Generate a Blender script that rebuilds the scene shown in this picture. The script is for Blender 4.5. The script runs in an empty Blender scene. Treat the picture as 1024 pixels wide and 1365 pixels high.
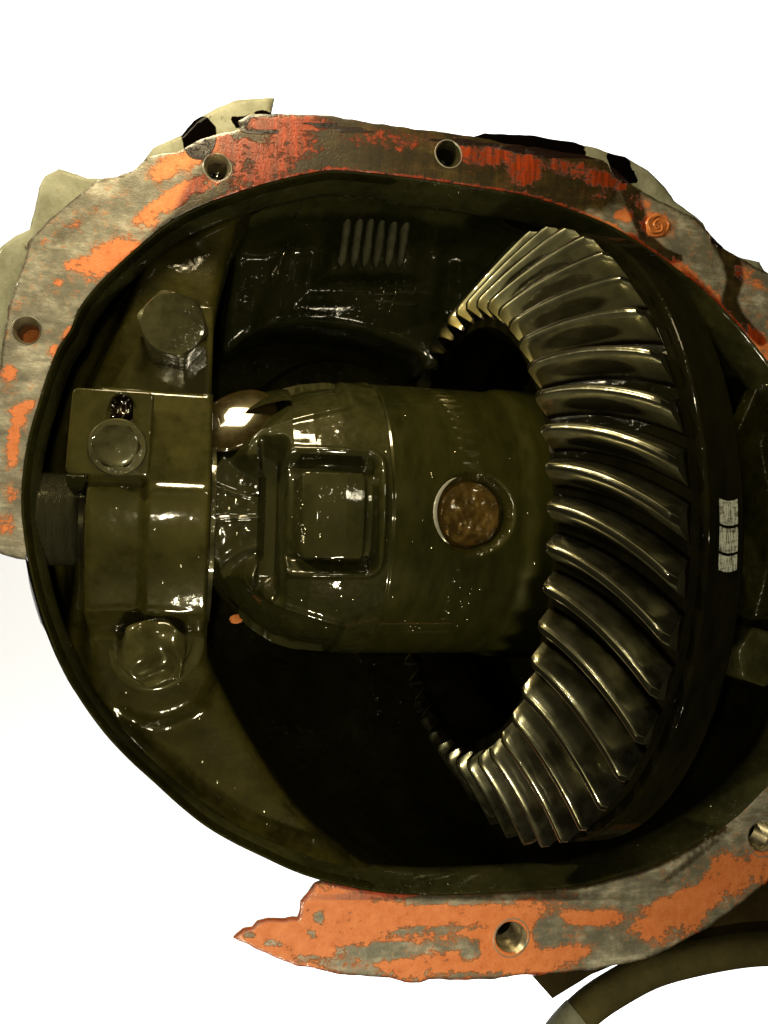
import bpy, math, random
import numpy as np
from mathutils import Vector, Matrix
from mathutils.geometry import delaunay_2d_cdt

# ------------------------------------------------------------------ units
# everything is written in "u": 1 u = 0.25 mm. X runs along the axle, Y into the housing, Z up.
# the machined cover face of the housing is the plane Y = 0.
U = 0.00025
rnd = random.Random(7)
scene = bpy.context.scene
COL = scene.collection

# ------------------------------------------------------------------ camera
YAW, PITCH, ROLL = math.radians(13.97), math.radians(1.51), math.radians(-1.708)
CAMY = -1200.0
FPX = 1100.0
cam_d = bpy.data.cameras.new('camera')
cam = bpy.data.objects.new('camera', cam_d); COL.objects.link(cam)
cam_d.sensor_fit = 'VERTICAL'; cam_d.sensor_height = 24.0
cam_d.lens = 24.0 * FPX / 1365.0
cam_d.clip_start = 0.01; cam_d.clip_end = 50

def cam_to_world(x, y, z):
    c, s = math.cos(-ROLL), math.sin(-ROLL); x, z = c*x - s*z, s*x + c*z
    c, s = math.cos(-PITCH), math.sin(-PITCH); y, z = c*y + s*z, -s*y + c*z
    c, s = math.cos(-YAW), math.sin(-YAW); x, y = c*x - s*y, s*x + c*y
    return x, y, z
r_ = Vector(cam_to_world(1, 0, 0)); f_ = Vector(cam_to_world(0, 1, 0)); u_ = Vector(cam_to_world(0, 0, 1))
M = Matrix.Identity(4)
for i in range(3):
    M[i][0] = r_[i]; M[i][1] = u_[i]; M[i][2] = -f_[i]
M.translation = Vector((0, CAMY*U, 0))
cam.matrix_world = M
scene.camera = cam

# ------------------------------------------------------------------ world, lamps, exposure
w = bpy.data.worlds.new('World'); scene.world = w; w.use_nodes = True
w.node_tree.nodes['Background'].inputs[0].default_value = (1.0, 0.9, 0.6, 1)
w.node_tree.nodes['Background'].inputs[1].default_value = 0.004
scene.view_settings.view_transform = 'Standard'
scene.view_settings.look = 'None'
scene.view_settings.exposure = 0.0
scene.view_settings.gamma = 1.0
scene.render.resolution_x = 768; scene.render.resolution_y = 1024
scene.cycles.max_bounces = 6
scene.cycles.sample_clamp_indirect = 4.0

def lamp(name, kind, loc, power, color, size, target=None, size_y=None, spread=None):
    d = bpy.data.lights.new(name, kind); d.energy = power; d.color = color
    o = bpy.data.objects.new(name, d); COL.objects.link(o)
    o.location = Vector(loc)*U
    if kind == 'AREA':
        d.size = size*U
        if size_y: d.shape = 'RECTANGLE'; d.size_y = size_y*U
        if spread: d.spread = math.radians(spread)
    else: d.shadow_soft_size = size*U
    if target is not None:
        dv = (Vector(target)-Vector(loc))
        o.rotation_euler = dv.to_track_quat('-Z', 'Y').to_euler()
    return o
# the phone's flash beside the lens
lamp('phone_flash', 'POINT', (-35, -1215, 10), 1.05, (1.0, 0.89, 0.58), 9)
# unseen area light added over the lens to draw cream streaks in the oil
lamp('streak_light', 'AREA', (300, -1270, 430), 0.13, (1.0, 0.90, 0.62), 200, (150, 50, 0), size_y=80)
# work lamp high on the left, outside the picture: grazing light that leaves the upper left of the bowl in shade
lamp('work_lamp', 'POINT', (-1750, -640, 1450), 11.0, (1.0, 0.88, 0.60), 45)
# warm inspection lamp above the housing
lamp('inspection_lamp', 'AREA', (-60, -420, 1050), 0.85, (1.0, 0.82, 0.48), 300, (200, 100, 0), size_y=240)
# unseen fill light low in front, right, added to brighten the lower teeth
lamp('low_fill_light', 'AREA', (150, -900, -1100), 0.65, (1.0, 0.9, 0.62), 160, (500, 0, -50), size_y=50)
# out-of-view lights added to drive the backdrop to white
for zz in (5600, -5600):
    lamp('backdrop_fill_light', 'AREA', (1300, 900, zz), 60, (1, 1, 1), 7000, (1300, 3800, zz*1.0), size_y=1500, spread=170)

# ------------------------------------------------------------------ helpers
def unp(px, py, Y):
    """point of the plane Y seen in that direction (used for surveying the photograph)"""
    px = np.asarray(px, float); py = np.asarray(py, float)
    x, z, y = (px-512)/FPX, (682.5-py)/FPX, np.ones_like(px)
    c, s = math.cos(-ROLL), math.sin(-ROLL); x, z = c*x - s*z, s*x + c*z
    c, s = math.cos(-PITCH), math.sin(-PITCH); y, z = c*y + s*z, -s*y + c*z
    c, s = math.cos(-YAW), math.sin(-YAW); x, y = c*x - s*y, s*x + c*y
    t = (Y-CAMY)/y
    return x*t, z*t
def prj(X, Y, Z):
    x, y, z = X, Y-CAMY, Z
    c, s = math.cos(YAW), math.sin(YAW); x, y = c*x - s*y, s*x + c*y
    c, s = math.cos(PITCH), math.sin(PITCH); y, z = c*y + s*z, -s*y + c*z
    c, s = math.cos(ROLL), math.sin(ROLL); x, z = c*x - s*z, s*x + c*z
    return 512+FPX*x/y, 682.5-FPX*z/y
def W(px, py, Y):
    x, z = unp(px, py, Y); return (float(x), float(Y), float(z))

def obj(name, verts, faces, mat, parent=None, angle=35, smooth=True):
    me = bpy.data.meshes.new(name)
    v = np.asarray(verts, float)*U
    base = Vector((0, 0, 0))
    o = bpy.data.objects.new(name, me)
    me.from_pydata([tuple(p) for p in v], [], [tuple(int(i) for i in f) for f in faces])
    me.materials.append(mat)
    if smooth:
        me.polygons.foreach_set('use_smooth', [True]*len(me.polygons))
        me.set_sharp_from_angle(angle=math.radians(angle))
    me.update()
    COL.objects.link(o)
    if parent is not None:
        put(o, parent)
    return o
def put(o, parent):
    """parent and keep place: the mesh is shifted into the parent's frame"""
    off = Vector(world_loc(parent))
    if o.type == 'MESH' and o.data.users == 1 and off.length > 0:
        o.data.transform(Matrix.Translation(-off))
    o.parent = parent
def world_loc(o):
    l = Vector(o.location)
    while o.parent: o = o.parent; l += Vector(o.location)
    return l
def tag(o, label=None, cat=None, group=None, kind=None):
    if label: o['label'] = label
    if cat: o['category'] = cat
    if group: o['group'] = group
    if kind: o['kind'] = kind
    return o
def thing(name, loc, label, cat, group=None):
    o = bpy.data.objects.new(name, None); COL.objects.link(o)
    o.empty_display_size = 0.005
    o.location = Vector(loc)*U
    return tag(o, label, cat, group)
def origin_to(o, loc):
    """give a one-mesh thing its origin at loc"""
    L = Vector(loc)*U
    o.data.transform(Matrix.Translation(-L)); o.location = L

def grid_faces(nu, nv, closed_u=False, closed_v=False):
    f = []
    for i in range(nu if closed_u else nu-1):
        for j in range(nv if closed_v else nv-1):
            a = i*nv+j; b = ((i+1) % nu)*nv+j; c = ((i+1) % nu)*nv+(j+1) % nv; d = i*nv+(j+1) % nv
            f.append((a, b, c, d))
    return f
def revolve(profile, axis, center, n=64, a0=0, a1=2*math.pi):
    """profile: (h along axis, r). axis 'X' or 'Y'"""
    closed = abs(a1-a0-2*math.pi) < 1e-6
    V = []
    na = n if closed else n+1
    for k in range(na):
        a = a0+(a1-a0)*k/n
        for h, r in profile:
            if axis == 'X': V.append((center[0]+h, center[1]-r*math.cos(a), center[2]+r*math.sin(a)))
            else: V.append((center[0]+r*math.cos(a), center[1]+h, center[2]+r*math.sin(a)))
    F = grid_faces(na, len(profile), closed_u=closed)
    return V, F
def pip(P, poly):
    x, y = P[:, 0], P[:, 1]; c = np.zeros(len(P), bool); n = len(poly)
    for i in range(n):
        x1, y1 = poly[i]; x2, y2 = poly[(i+1) % n]
        if y1 == y2: continue
        m = ((y1 > y) != (y2 > y)) & (x < (x2-x1)*(y-y1)/(y2-y1)+x1)
        c ^= m
    return c
def seg_dist(P, poly, closed=True):
    d = np.full(len(P), 1e9); n = len(poly)
    for i in range(n if closed else n-1):
        a = np.array(poly[i]); b = np.array(poly[(i+1) % n]); ab = b-a
        t = np.clip(((P-a)@ab)/max(ab@ab, 1e-9), 0, 1)
        q = a+t[:, None]*ab
        d = np.minimum(d, np.hypot(*(P-q).T))
    return d
def smooth_poly(poly, step=8, closed=True):
    """Catmull-Rom resample"""
    P = np.array(poly, float); n = len(P); out = []
    for i in range(n if closed else n-1):
        g = (lambda k: P[k % n]) if closed else (lambda k: P[min(max(k, 0), n-1)])
        p0, p1, p2, p3 = g(i-1), g(i), g(i+1), g(i+2)
        m = max(1, int(round(np.hypot(*(p2-p1))/step)))
        for k in range(m):
            t = k/m
            out.append(0.5*((2*p1)+(-p0+p2)*t+(2*p0-5*p1+4*p2-p3)*t*t+(-p0+3*p1-3*p2+p3)*t**3))
    if not closed: out.append(P[-1])
    return [tuple(q) for q in out]
def dense(poly, step=8, closed=True):
    P = np.array(poly, float); n = len(P); out = []
    for i in range(n if closed else n-1):
        a, b = P[i], P[(i+1) % n]; m = max(1, int(round(np.hypot(*(b-a))/step)))
        for k in range(m): out.append(tuple(a+(b-a)*k/m))
    if not closed: out.append(tuple(P[-1]))
    return out
def circle(cx, cy, r, n=24): return [(cx+r*math.cos(2*math.pi*k/n), cy+r*math.sin(2*math.pi*k/n)) for k in range(n)]

def plate(outer, holes, step, bevel=6, to_world=None, height=None, depth=20, insets=(0.12, 0.35, 0.65, 1.0), jitter=0.0, hole_side=True):
    """a slab: outline (2-D), holes, rounded rim, relief height(P, d); sides go 'depth' back. returns verts, faces, 2-D points"""
    loops = [list(outer)]+[list(h) for h in holes]
    pts = []; edges = []
    for L in loops:
        b = len(pts); pts += L; edges += [(b+i, b+(i+1) % len(L)) for i in range(len(L))]
    nb = len(pts)
    O = np.array(outer)
    lo, hi = O.min(0), O.max(0)
    extra = []
    if bevel > 0:
        for L in loops:
            A = np.array(L); n = len(A)
            t = np.roll(A, -1, 0)-np.roll(A, 1, 0); t /= np.maximum(np.hypot(*t.T), 1e-6)[:, None]
            nn = np.stack([-t[:, 1], t[:, 0]], 1)
            for s in (1, -1):
                for q in insets: extra.append(A+nn*s*bevel*q)
    gx = np.arange(lo[0]+step*.5, hi[0], step); gy = np.arange(lo[1]+step*.5, hi[1], step)
    G = np.array([(x+(step/2 if j % 2 else 0), y) for j, y in enumerate(gy) for x in gx])
    def inside(P):
        m = pip(P, outer)
        for h in holes: m &= ~pip(P, h)
        return m
    def bd(P):
        d = seg_dist(P, outer)
        for h in holes: d = np.minimum(d, seg_dist(P, h))
        return d
    if len(G):
        G = G[inside(G)]; G = G[bd(G) > max(bevel*1.25, step*.45)]
    if extra:
        Ex = np.concatenate(extra); Ex = Ex[inside(Ex)]
        dE = bd(Ex)
        keep = np.zeros(len(Ex), bool)
        for q in insets: keep |= np.abs(dE-bevel*q) < bevel*0.04+0.01
        Ex = Ex[keep]
        G = np.concatenate([G, Ex]) if len(G) else Ex
    allp = [Vector(p) for p in pts]+[Vector((float(a), float(b))) for a, b in G]
    vo, eo, fo, ov, oe, of = delaunay_2d_cdt(allp, edges, [], 0, 1e-4)
    P2 = np.array([(v.x, v.y) for v in vo])
    F = np.array([f for f in fo if len(f) == 3])
    cen = P2[F].mean(1); F = F[inside(cen)]
    d = bd(P2)
    d[d < 1e-3] = 0
    inv = {}
    for i, o in enumerate(ov):
        for k in o: inv[k] = i
    if bevel > 0:
        q = np.clip(d/bevel, 0, 1); rim = bevel*(1-np.sqrt(np.clip(1-(1-q)**2, 0, 1)))
    else: rim = np.zeros(len(P2))
    hgt = height(P2, d) if height is not None else np.zeros(len(P2))
    X, Z, Y0 = to_world(P2)
    Y = Y0+rim-hgt
    V = [(X[i], Y[i], Z[i]) for i in range(len(P2))]
    # orient towards -Y
    faces = []
    for f in F:
        a, b, c = (np.array(V[i]) for i in f)
        nrm = np.cross(b-a, c-a)
        faces.append(tuple(f) if nrm[1] < 0 else (f[0], f[2], f[1]))
    ncore = len(V)
    base = 0
    for li, L in enumerate(loops):
        n = len(L)
        if li == 0 or hole_side:
            ids = [inv[base+i] for i in range(n)]
            s = len(V)
            for i in ids: V.append((V[i][0], (Y0[i] if hasattr(Y0, '__len__') else Y0)+depth, V[i][2]))
            for i in range(n): faces.append((ids[i], ids[(i+1) % n], s+(i+1) % n, s+i))
        base += n
    return V, faces, P2, d
def flatY(Y):
    def f(P): return P[:, 0], P[:, 1], np.full(len(P), float(Y))
    return f
def surv(Y):
    def f(P):
        x, z = unp(P[:, 0], P[:, 1], Y); return x, z, np.full(len(P), float(Y))
    return f
def sstep(a, b, x):
    t = np.clip((x-a)/(b-a), 0, 1); return t*t*(3-2*t)
def to_xz(poly, Y):
    return [tuple(float(c) for c in unp(p[0], p[1], Y)) for p in poly]

_ROT = np.array(Matrix.Rotation(0.7, 3, Vector((.3, .8, .5)).normalized())), np.array(Matrix.Rotation(1.9, 3, Vector((.8, -.2, .55)).normalized()))
def _vn(Q, T):
    i = np.floor(Q).astype(int); f = Q-i; f = f*f*f*(f*(f*6-15)+10); out = 0
    for a in (0, 1):
        for b in (0, 1):
            for c in (0, 1):
                wgt = (f[:, 0] if a else 1-f[:, 0])*(f[:, 1] if b else 1-f[:, 1])*(f[:, 2] if c else 1-f[:, 2])
                out = out+wgt*T[(i[:, 0]+a) % 64, (i[:, 1]+b) % 64, (i[:, 2]+c) % 64]
    return out
def vnoise(P, scale, seed=0):
    """smooth noise, two turned lattices averaged so that no grid direction shows"""
    T = np.random.RandomState(seed).rand(64, 64, 64)
    Q = np.asarray(P, float)/scale
    if Q.shape[1] == 2: Q = np.concatenate([Q, np.full((len(Q), 1), 5.5)], 1)
    n = (_vn(Q@_ROT[0].T+37.3, T)+_vn(Q@_ROT[1].T+11.7, T))*.5
    return np.clip((n-.5)*1.35+.5, 0, 1)

# ------------------------------------------------------------------ materials
def mat_new(name):
    m = bpy.data.materials.new(name); m.use_nodes = True
    nt = m.node_tree; b = nt.nodes['Principled BSDF']
    tc = nt.nodes.new('ShaderNodeTexCoord'); mp = nt.nodes.new('ShaderNodeVectorMath'); mp.operation = 'SCALE'
    mp.inputs['Scale'].default_value = 1/U
    nt.links.new(tc.outputs['Object'], mp.inputs[0])
    return m, nt, b, mp.outputs[0], tc
def N(nt, kind, **kw):
    n = nt.nodes.new(kind)
    for k, v in kw.items():
        if k in n.inputs: n.inputs[k].default_value = v
        else: setattr(n, k, v)
    return n
def noise(nt, vec, scale, detail=4, rough=0.55, stretch=None, w=None):
    if stretch:
        s = N(nt, 'ShaderNodeVectorMath', operation='MULTIPLY'); s.inputs[1].default_value = stretch
        nt.links.new(vec, s.inputs[0]); vec = s.outputs[0]
    n = N(nt, 'ShaderNodeTexNoise'); n.inputs['Scale'].default_value = scale
    n.inputs['Detail'].default_value = detail; n.inputs['Roughness'].default_value = rough
    nt.links.new(vec, n.inputs['Vector'])
    return n.outputs['Fac']
def ramp(nt, fac, stops):
    r = N(nt, 'ShaderNodeValToRGB'); e = r.color_ramp.elements
    while len(e) < len(stops): e.new(0.5)
    for k, (p, c) in enumerate(stops):
        e[k].position = p; e[k].color = (*c, 1) if isinstance(c, tuple) else (c, c, c, 1)
    nt.links.new(fac, r.inputs[0]); return r.outputs[0]
def mth(nt, op, a, b=None, c=None):
    n = N(nt, 'ShaderNodeMath', operation=op)
    for i, v in enumerate((a, b, c)):
        if v is None: continue
        if isinstance(v, (int, float)): n.inputs[i].default_value = v
        else: nt.links.new(v, n.inputs[i])
    return n.outputs[0]
def mixc(nt, f, a, b, mode='MIX'):
    n = N(nt, 'ShaderNodeMix', data_type='RGBA', blend_type=mode)
    for i, v in ((0, f), (6, a), (7, b)):
        if isinstance(v, (int, float)): n.inputs[i].default_value = v
        elif isinstance(v, tuple): n.inputs[i].default_value = (*v, 1)
        else: nt.links.new(v, n.inputs[i])
    return n.outputs[2]
def bump(nt, h, strength, dist=1.0, prev=None):
    b = N(nt, 'ShaderNodeBump'); b.inputs['Strength'].default_value = strength; b.inputs['Distance'].default_value = dist*U
    nt.links.new(h, b.inputs['Height'])
    if prev is not None: nt.links.new(prev, b.inputs['Normal'])
    return b.outputs[0]

def oily(name, dark, light, rough=0.38, metal=0.0, coat=1.0, coat_rough=0.06, cast=0.0, film=0.35, speck=0.0, stretch=None, spec=0.12, big=0.012, filmd=6, films=0.03, ccast=None):
    """metal under a film of gear oil: colour of the steel mottled by oil depth, wavy film as coat"""
    m, nt, b, v, tc = mat_new(name)
    oi = N(nt, 'ShaderNodeObjectInfo')
    off = N(nt, 'ShaderNodeVectorMath', operation='MULTIPLY_ADD')
    cmb = N(nt, 'ShaderNodeCombineXYZ')
    for i in range(3): nt.links.new(oi.outputs['Random'], cmb.inputs[i])
    nt.links.new(cmb.outputs[0], off.inputs[0]); off.inputs[1].default_value = (911, 733, 517); nt.links.new(v, off.inputs[2])
    v = off.outputs[0]
    n1 = noise(nt, v, big, 5, 0.6, stretch)
    n2 = noise(nt, v, 0.07, 4, 0.6, stretch)
    f = mth(nt, 'ADD', mth(nt, 'MULTIPLY', n1, 0.7), mth(nt, 'MULTIPLY', n2, 0.3))
    c = ramp(nt, f, [(0.36, dark), (0.64, light)])
    nt.links.new(c, b.inputs['Base Color'])
    b.inputs['Metallic'].default_value = metal
    b.inputs['Specular IOR Level'].default_value = spec
    rr = ramp(nt, n2, [(0.3, rough*0.75), (0.7, min(1, rough*1.3))]); nt.links.new(rr, b.inputs['Roughness'])
    nb = None
    if cast:
        h = noise(nt, v, 0.16, 5, 0.65)
        nb = bump(nt, h, 0.9, 3.2*cast)
        nt.links.new(nb, b.inputs['Normal'])
    b.inputs['Coat Weight'].default_value = coat
    b.inputs['Coat Roughness'].default_value = coat_rough
    b.inputs['Coat IOR'].default_value = 1.5
    b.inputs['Specular Tint'].default_value = (1, .9, .5, 1)
    h1 = noise(nt, v, films, 2, 0.4)
    cb = bump(nt, h1, film, filmd)
    h2 = noise(nt, v, 0.22, 2, 0.5)
    if speck:
        h3 = ramp(nt, h2, [(0.60, 0.0), (0.78, 1.0)])
        cb = bump(nt, h3, speck, 3, cb)
    if cast: cb = bump(nt, h, 0.5*cast if ccast is None else ccast, 2.0, cb)
    nt.links.new(cb, b.inputs['Coat Normal'])
    return m

M_bowl = oily('oil_black_casting', (0.006,0.006,0.0012), (0.017,0.0165,0.0034), rough=0.5, cast=0.8, film=0.7, speck=0.4, coat=0.5, coat_rough=0.1, spec=0.0)
M_web = oily('oily_pedestal', (0.01, 0.0095, 0.0015), (0.032, 0.028, 0.0042), rough=0.45, cast=0.25, film=0.45, speck=0.05)
M_cap = oily('oily_bearing_cap', (0.015, 0.0145, 0.003), (0.036, 0.032, 0.0058), rough=0.42, cast=0.05, film=0.12, speck=0.02, coat_rough=0.05)
M_bolt = oily('oily_bolt_steel', (0.018, 0.0175, 0.0075), (0.045, 0.042, 0.018), rough=0.35, metal=0.3, film=0.22, speck=0.1)
M_wet = oily('oil_pooled_bolt', (0.028, 0.026, 0.008), (0.06, 0.055, 0.019), rough=0.3, film=0.3, filmd=6, films=0.02, speck=0.0, coat_rough=0.04)
M_case = oily('oily_case_machined', (0.01, 0.0108, 0.0022), (0.023, 0.0225, 0.0042), rough=0.36, metal=0.15, film=0.06, speck=0.0, stretch=(1, 0.35, 0.35), coat_rough=0.07)
M_cast = oily('oily_case_cast', (0.0095, 0.01, 0.0026), (0.023, 0.0225, 0.0052), rough=0.48, cast=0.2, ccast=.03, film=0.12, speck=0.05)
M_race = oily('polished_race', (0.012, 0.009, 0.0025), (0.03, 0.021, 0.006), rough=0.25, metal=.0, film=0.05, coat_rough=0.05)
M_rear = oily('rear_casting', (0.013, 0.014, 0.004), (0.034, 0.035, 0.011), rough=0.5, cast=0.22, ccast=.04, film=0.3, speck=0.1, coat=0.8, coat_rough=0.08, spec=0.0)
M_gear = oily('gear_body_steel', (0.0022, 0.0021, 0.0009), (0.0075, 0.0068, 0.0024), rough=0.5, metal=0.0, coat=.10, spec=0.0, film=0.15, speck=0.1, stretch=(1, 0.3, 0.3))
M_thread = oily('adjuster_steel', (0.035, 0.035, 0.02), (0.065, 0.063, 0.038), rough=0.3, metal=0.4, film=0.05, speck=.3, stretch=(3, .3, .3))
M_hose = oily('dusty_hose', (0.050, 0.043, 0.018), (0.085, 0.072, 0.028), rough=0.7, coat=0.0, cast=0.3, film=0.0)
M_brown = oily('brown_bracket', (0.016, 0.011, 0.004), (0.032, 0.022, 0.008), rough=0.65, coat=0.15, cast=0.3)
M_black = oily('black_oil', (0.002, 0.001, 0.0008), (0.006, 0.003, 0.001), rough=0.2, film=0.5, speck=0.2)
M_chip = oily('orange_sealant', (0.36, 0.10, 0.022), (0.52, 0.18, 0.055), rough=0.5, coat=0.3, cast=0.2)
M_scr = oily('scraped_bright_steel', (0.20, 0.20, 0.16), (0.34, 0.33, 0.27), rough=0.35, metal=0.4, film=0.3)
M_hole = oily('bright_thread', (0.30, 0.26, 0.17), (0.5, 0.44, 0.30), rough=0.3, metal=0.8, film=0.2, coat=0.5)

def tooth_mat():
    m, nt, b, v, tc = mat_new('lapped_tooth_steel')
    oi = N(nt, 'ShaderNodeObjectInfo')
    uv = N(nt, 'ShaderNodeUVMap', uv_map='tooth')
    sp = N(nt, 'ShaderNodeSeparateXYZ'); nt.links.new(uv.outputs[0], sp.inputs[0])
    cmb = N(nt, 'ShaderNodeCombineXYZ')
    for i in range(3): nt.links.new(oi.outputs['Random'], cmb.inputs[i])
    off = N(nt, 'ShaderNodeVectorMath', operation='MULTIPLY_ADD'); off.inputs[1].default_value = (911, 733, 517)
    nt.links.new(cmb.outputs[0], off.inputs[0]); nt.links.new(v, off.inputs[2]); v = off.outputs[0]
    n2 = noise(nt, v, 0.03, 4, 0.6)
    n3 = noise(nt, v, 0.25, 3, 0.6)
    # contact pattern left by lapping: a long ellipse on the flank (v 0 root .. 1 tip edge, u toe..heel)
    du = mth(nt, 'DIVIDE', mth(nt, 'SUBTRACT', sp.outputs[0], 0.47), 0.34)
    dv = mth(nt, 'DIVIDE', mth(nt, 'SUBTRACT', sp.outputs[1], 0.52), 0.32)
    r2 = mth(nt, 'ADD', mth(nt, 'MULTIPLY', du, du), mth(nt, 'MULTIPLY', dv, dv))
    r2 = mth(nt, 'ADD', r2, mth(nt, 'MULTIPLY', mth(nt, 'SUBTRACT', n2, 0.5), 0.5))
    el = ramp(nt, r2, [(0.6, 1.0), (1.05, 0.0)])
    base = ramp(nt, n2, [(0.35, (0.10, 0.098, 0.055)), (0.65, (0.18, 0.176, 0.105))])
    c = mixc(nt, mth(nt, 'MULTIPLY', el, .85), base, (0.042, 0.038, 0.020))
    # warm lamp glint on the toe, painted in yellow
    toe = ramp(nt, sp.outputs[0], [(0.0, 1.0), (0.14, 0.0)])
    c = mixc(nt, mth(nt, 'MULTIPLY', toe, 0.6), c, (0.24, 0.19, 0.04))
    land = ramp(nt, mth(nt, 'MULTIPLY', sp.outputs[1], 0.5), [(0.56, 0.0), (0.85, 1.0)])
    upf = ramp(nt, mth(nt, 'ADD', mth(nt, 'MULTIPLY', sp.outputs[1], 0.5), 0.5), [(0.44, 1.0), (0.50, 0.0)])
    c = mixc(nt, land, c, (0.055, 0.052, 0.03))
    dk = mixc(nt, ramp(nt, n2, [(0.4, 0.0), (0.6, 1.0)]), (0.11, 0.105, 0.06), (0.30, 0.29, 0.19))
    gr = ramp(nt, mth(nt, 'ADD', mth(nt, 'MULTIPLY', sp.outputs[1], 0.5), 0.5), [(0.36, 0.0), (0.42, 1.0)])  # oil and groove shade painted towards the root of the up flank
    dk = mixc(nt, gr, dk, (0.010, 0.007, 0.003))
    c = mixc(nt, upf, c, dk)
    root = ramp(nt, mth(nt, 'ADD', mth(nt, 'ABSOLUTE', sp.outputs[1]), mth(nt, 'MULTIPLY', mth(nt, 'SUBTRACT', n2, .5), .15)), [(0.15, 1.0), (0.27, 0.0)])  # roots darkened in colour: oil plus the shade of the groove
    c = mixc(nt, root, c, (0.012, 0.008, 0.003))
    nt.links.new(c, b.inputs['Base Color'])
    nt.links.new(mth(nt, 'ADD', 0.88, mth(nt, 'MULTIPLY', upf, 0.1)), b.inputs['Metallic'])
    rr = mixc(nt, el, (0.42, 0.42, 0.42), (0.2, 0.2, 0.2))
    rr = mixc(nt, land, rr, (0.22, 0.22, 0.22))
    rr = mixc(nt, upf, rr, (0.27, 0.27, 0.27))
    nt.links.new(rr, b.inputs['Roughness'])
    b.inputs['Coat Weight'].default_value = 1.0
    nt.links.new(mth(nt, 'ADD', 0.04, mth(nt, 'MULTIPLY', land, 0.05)), b.inputs['Coat Roughness'])
    h1 = noise(nt, v, 0.035, 2, 0.4)
    cb = bump(nt, h1, 0.35, 5); cb = bump(nt, ramp(nt, n3, [(0.62, 0.0), (0.8, 1.0)]), 0.15, 2, cb)
    nt.links.new(cb, b.inputs['Coat Normal'])
    nb = bump(nt, h1, 0.12, 5); nt.links.new(nb, b.inputs['Normal'])
    return m
M_tooth = tooth_mat()

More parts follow.
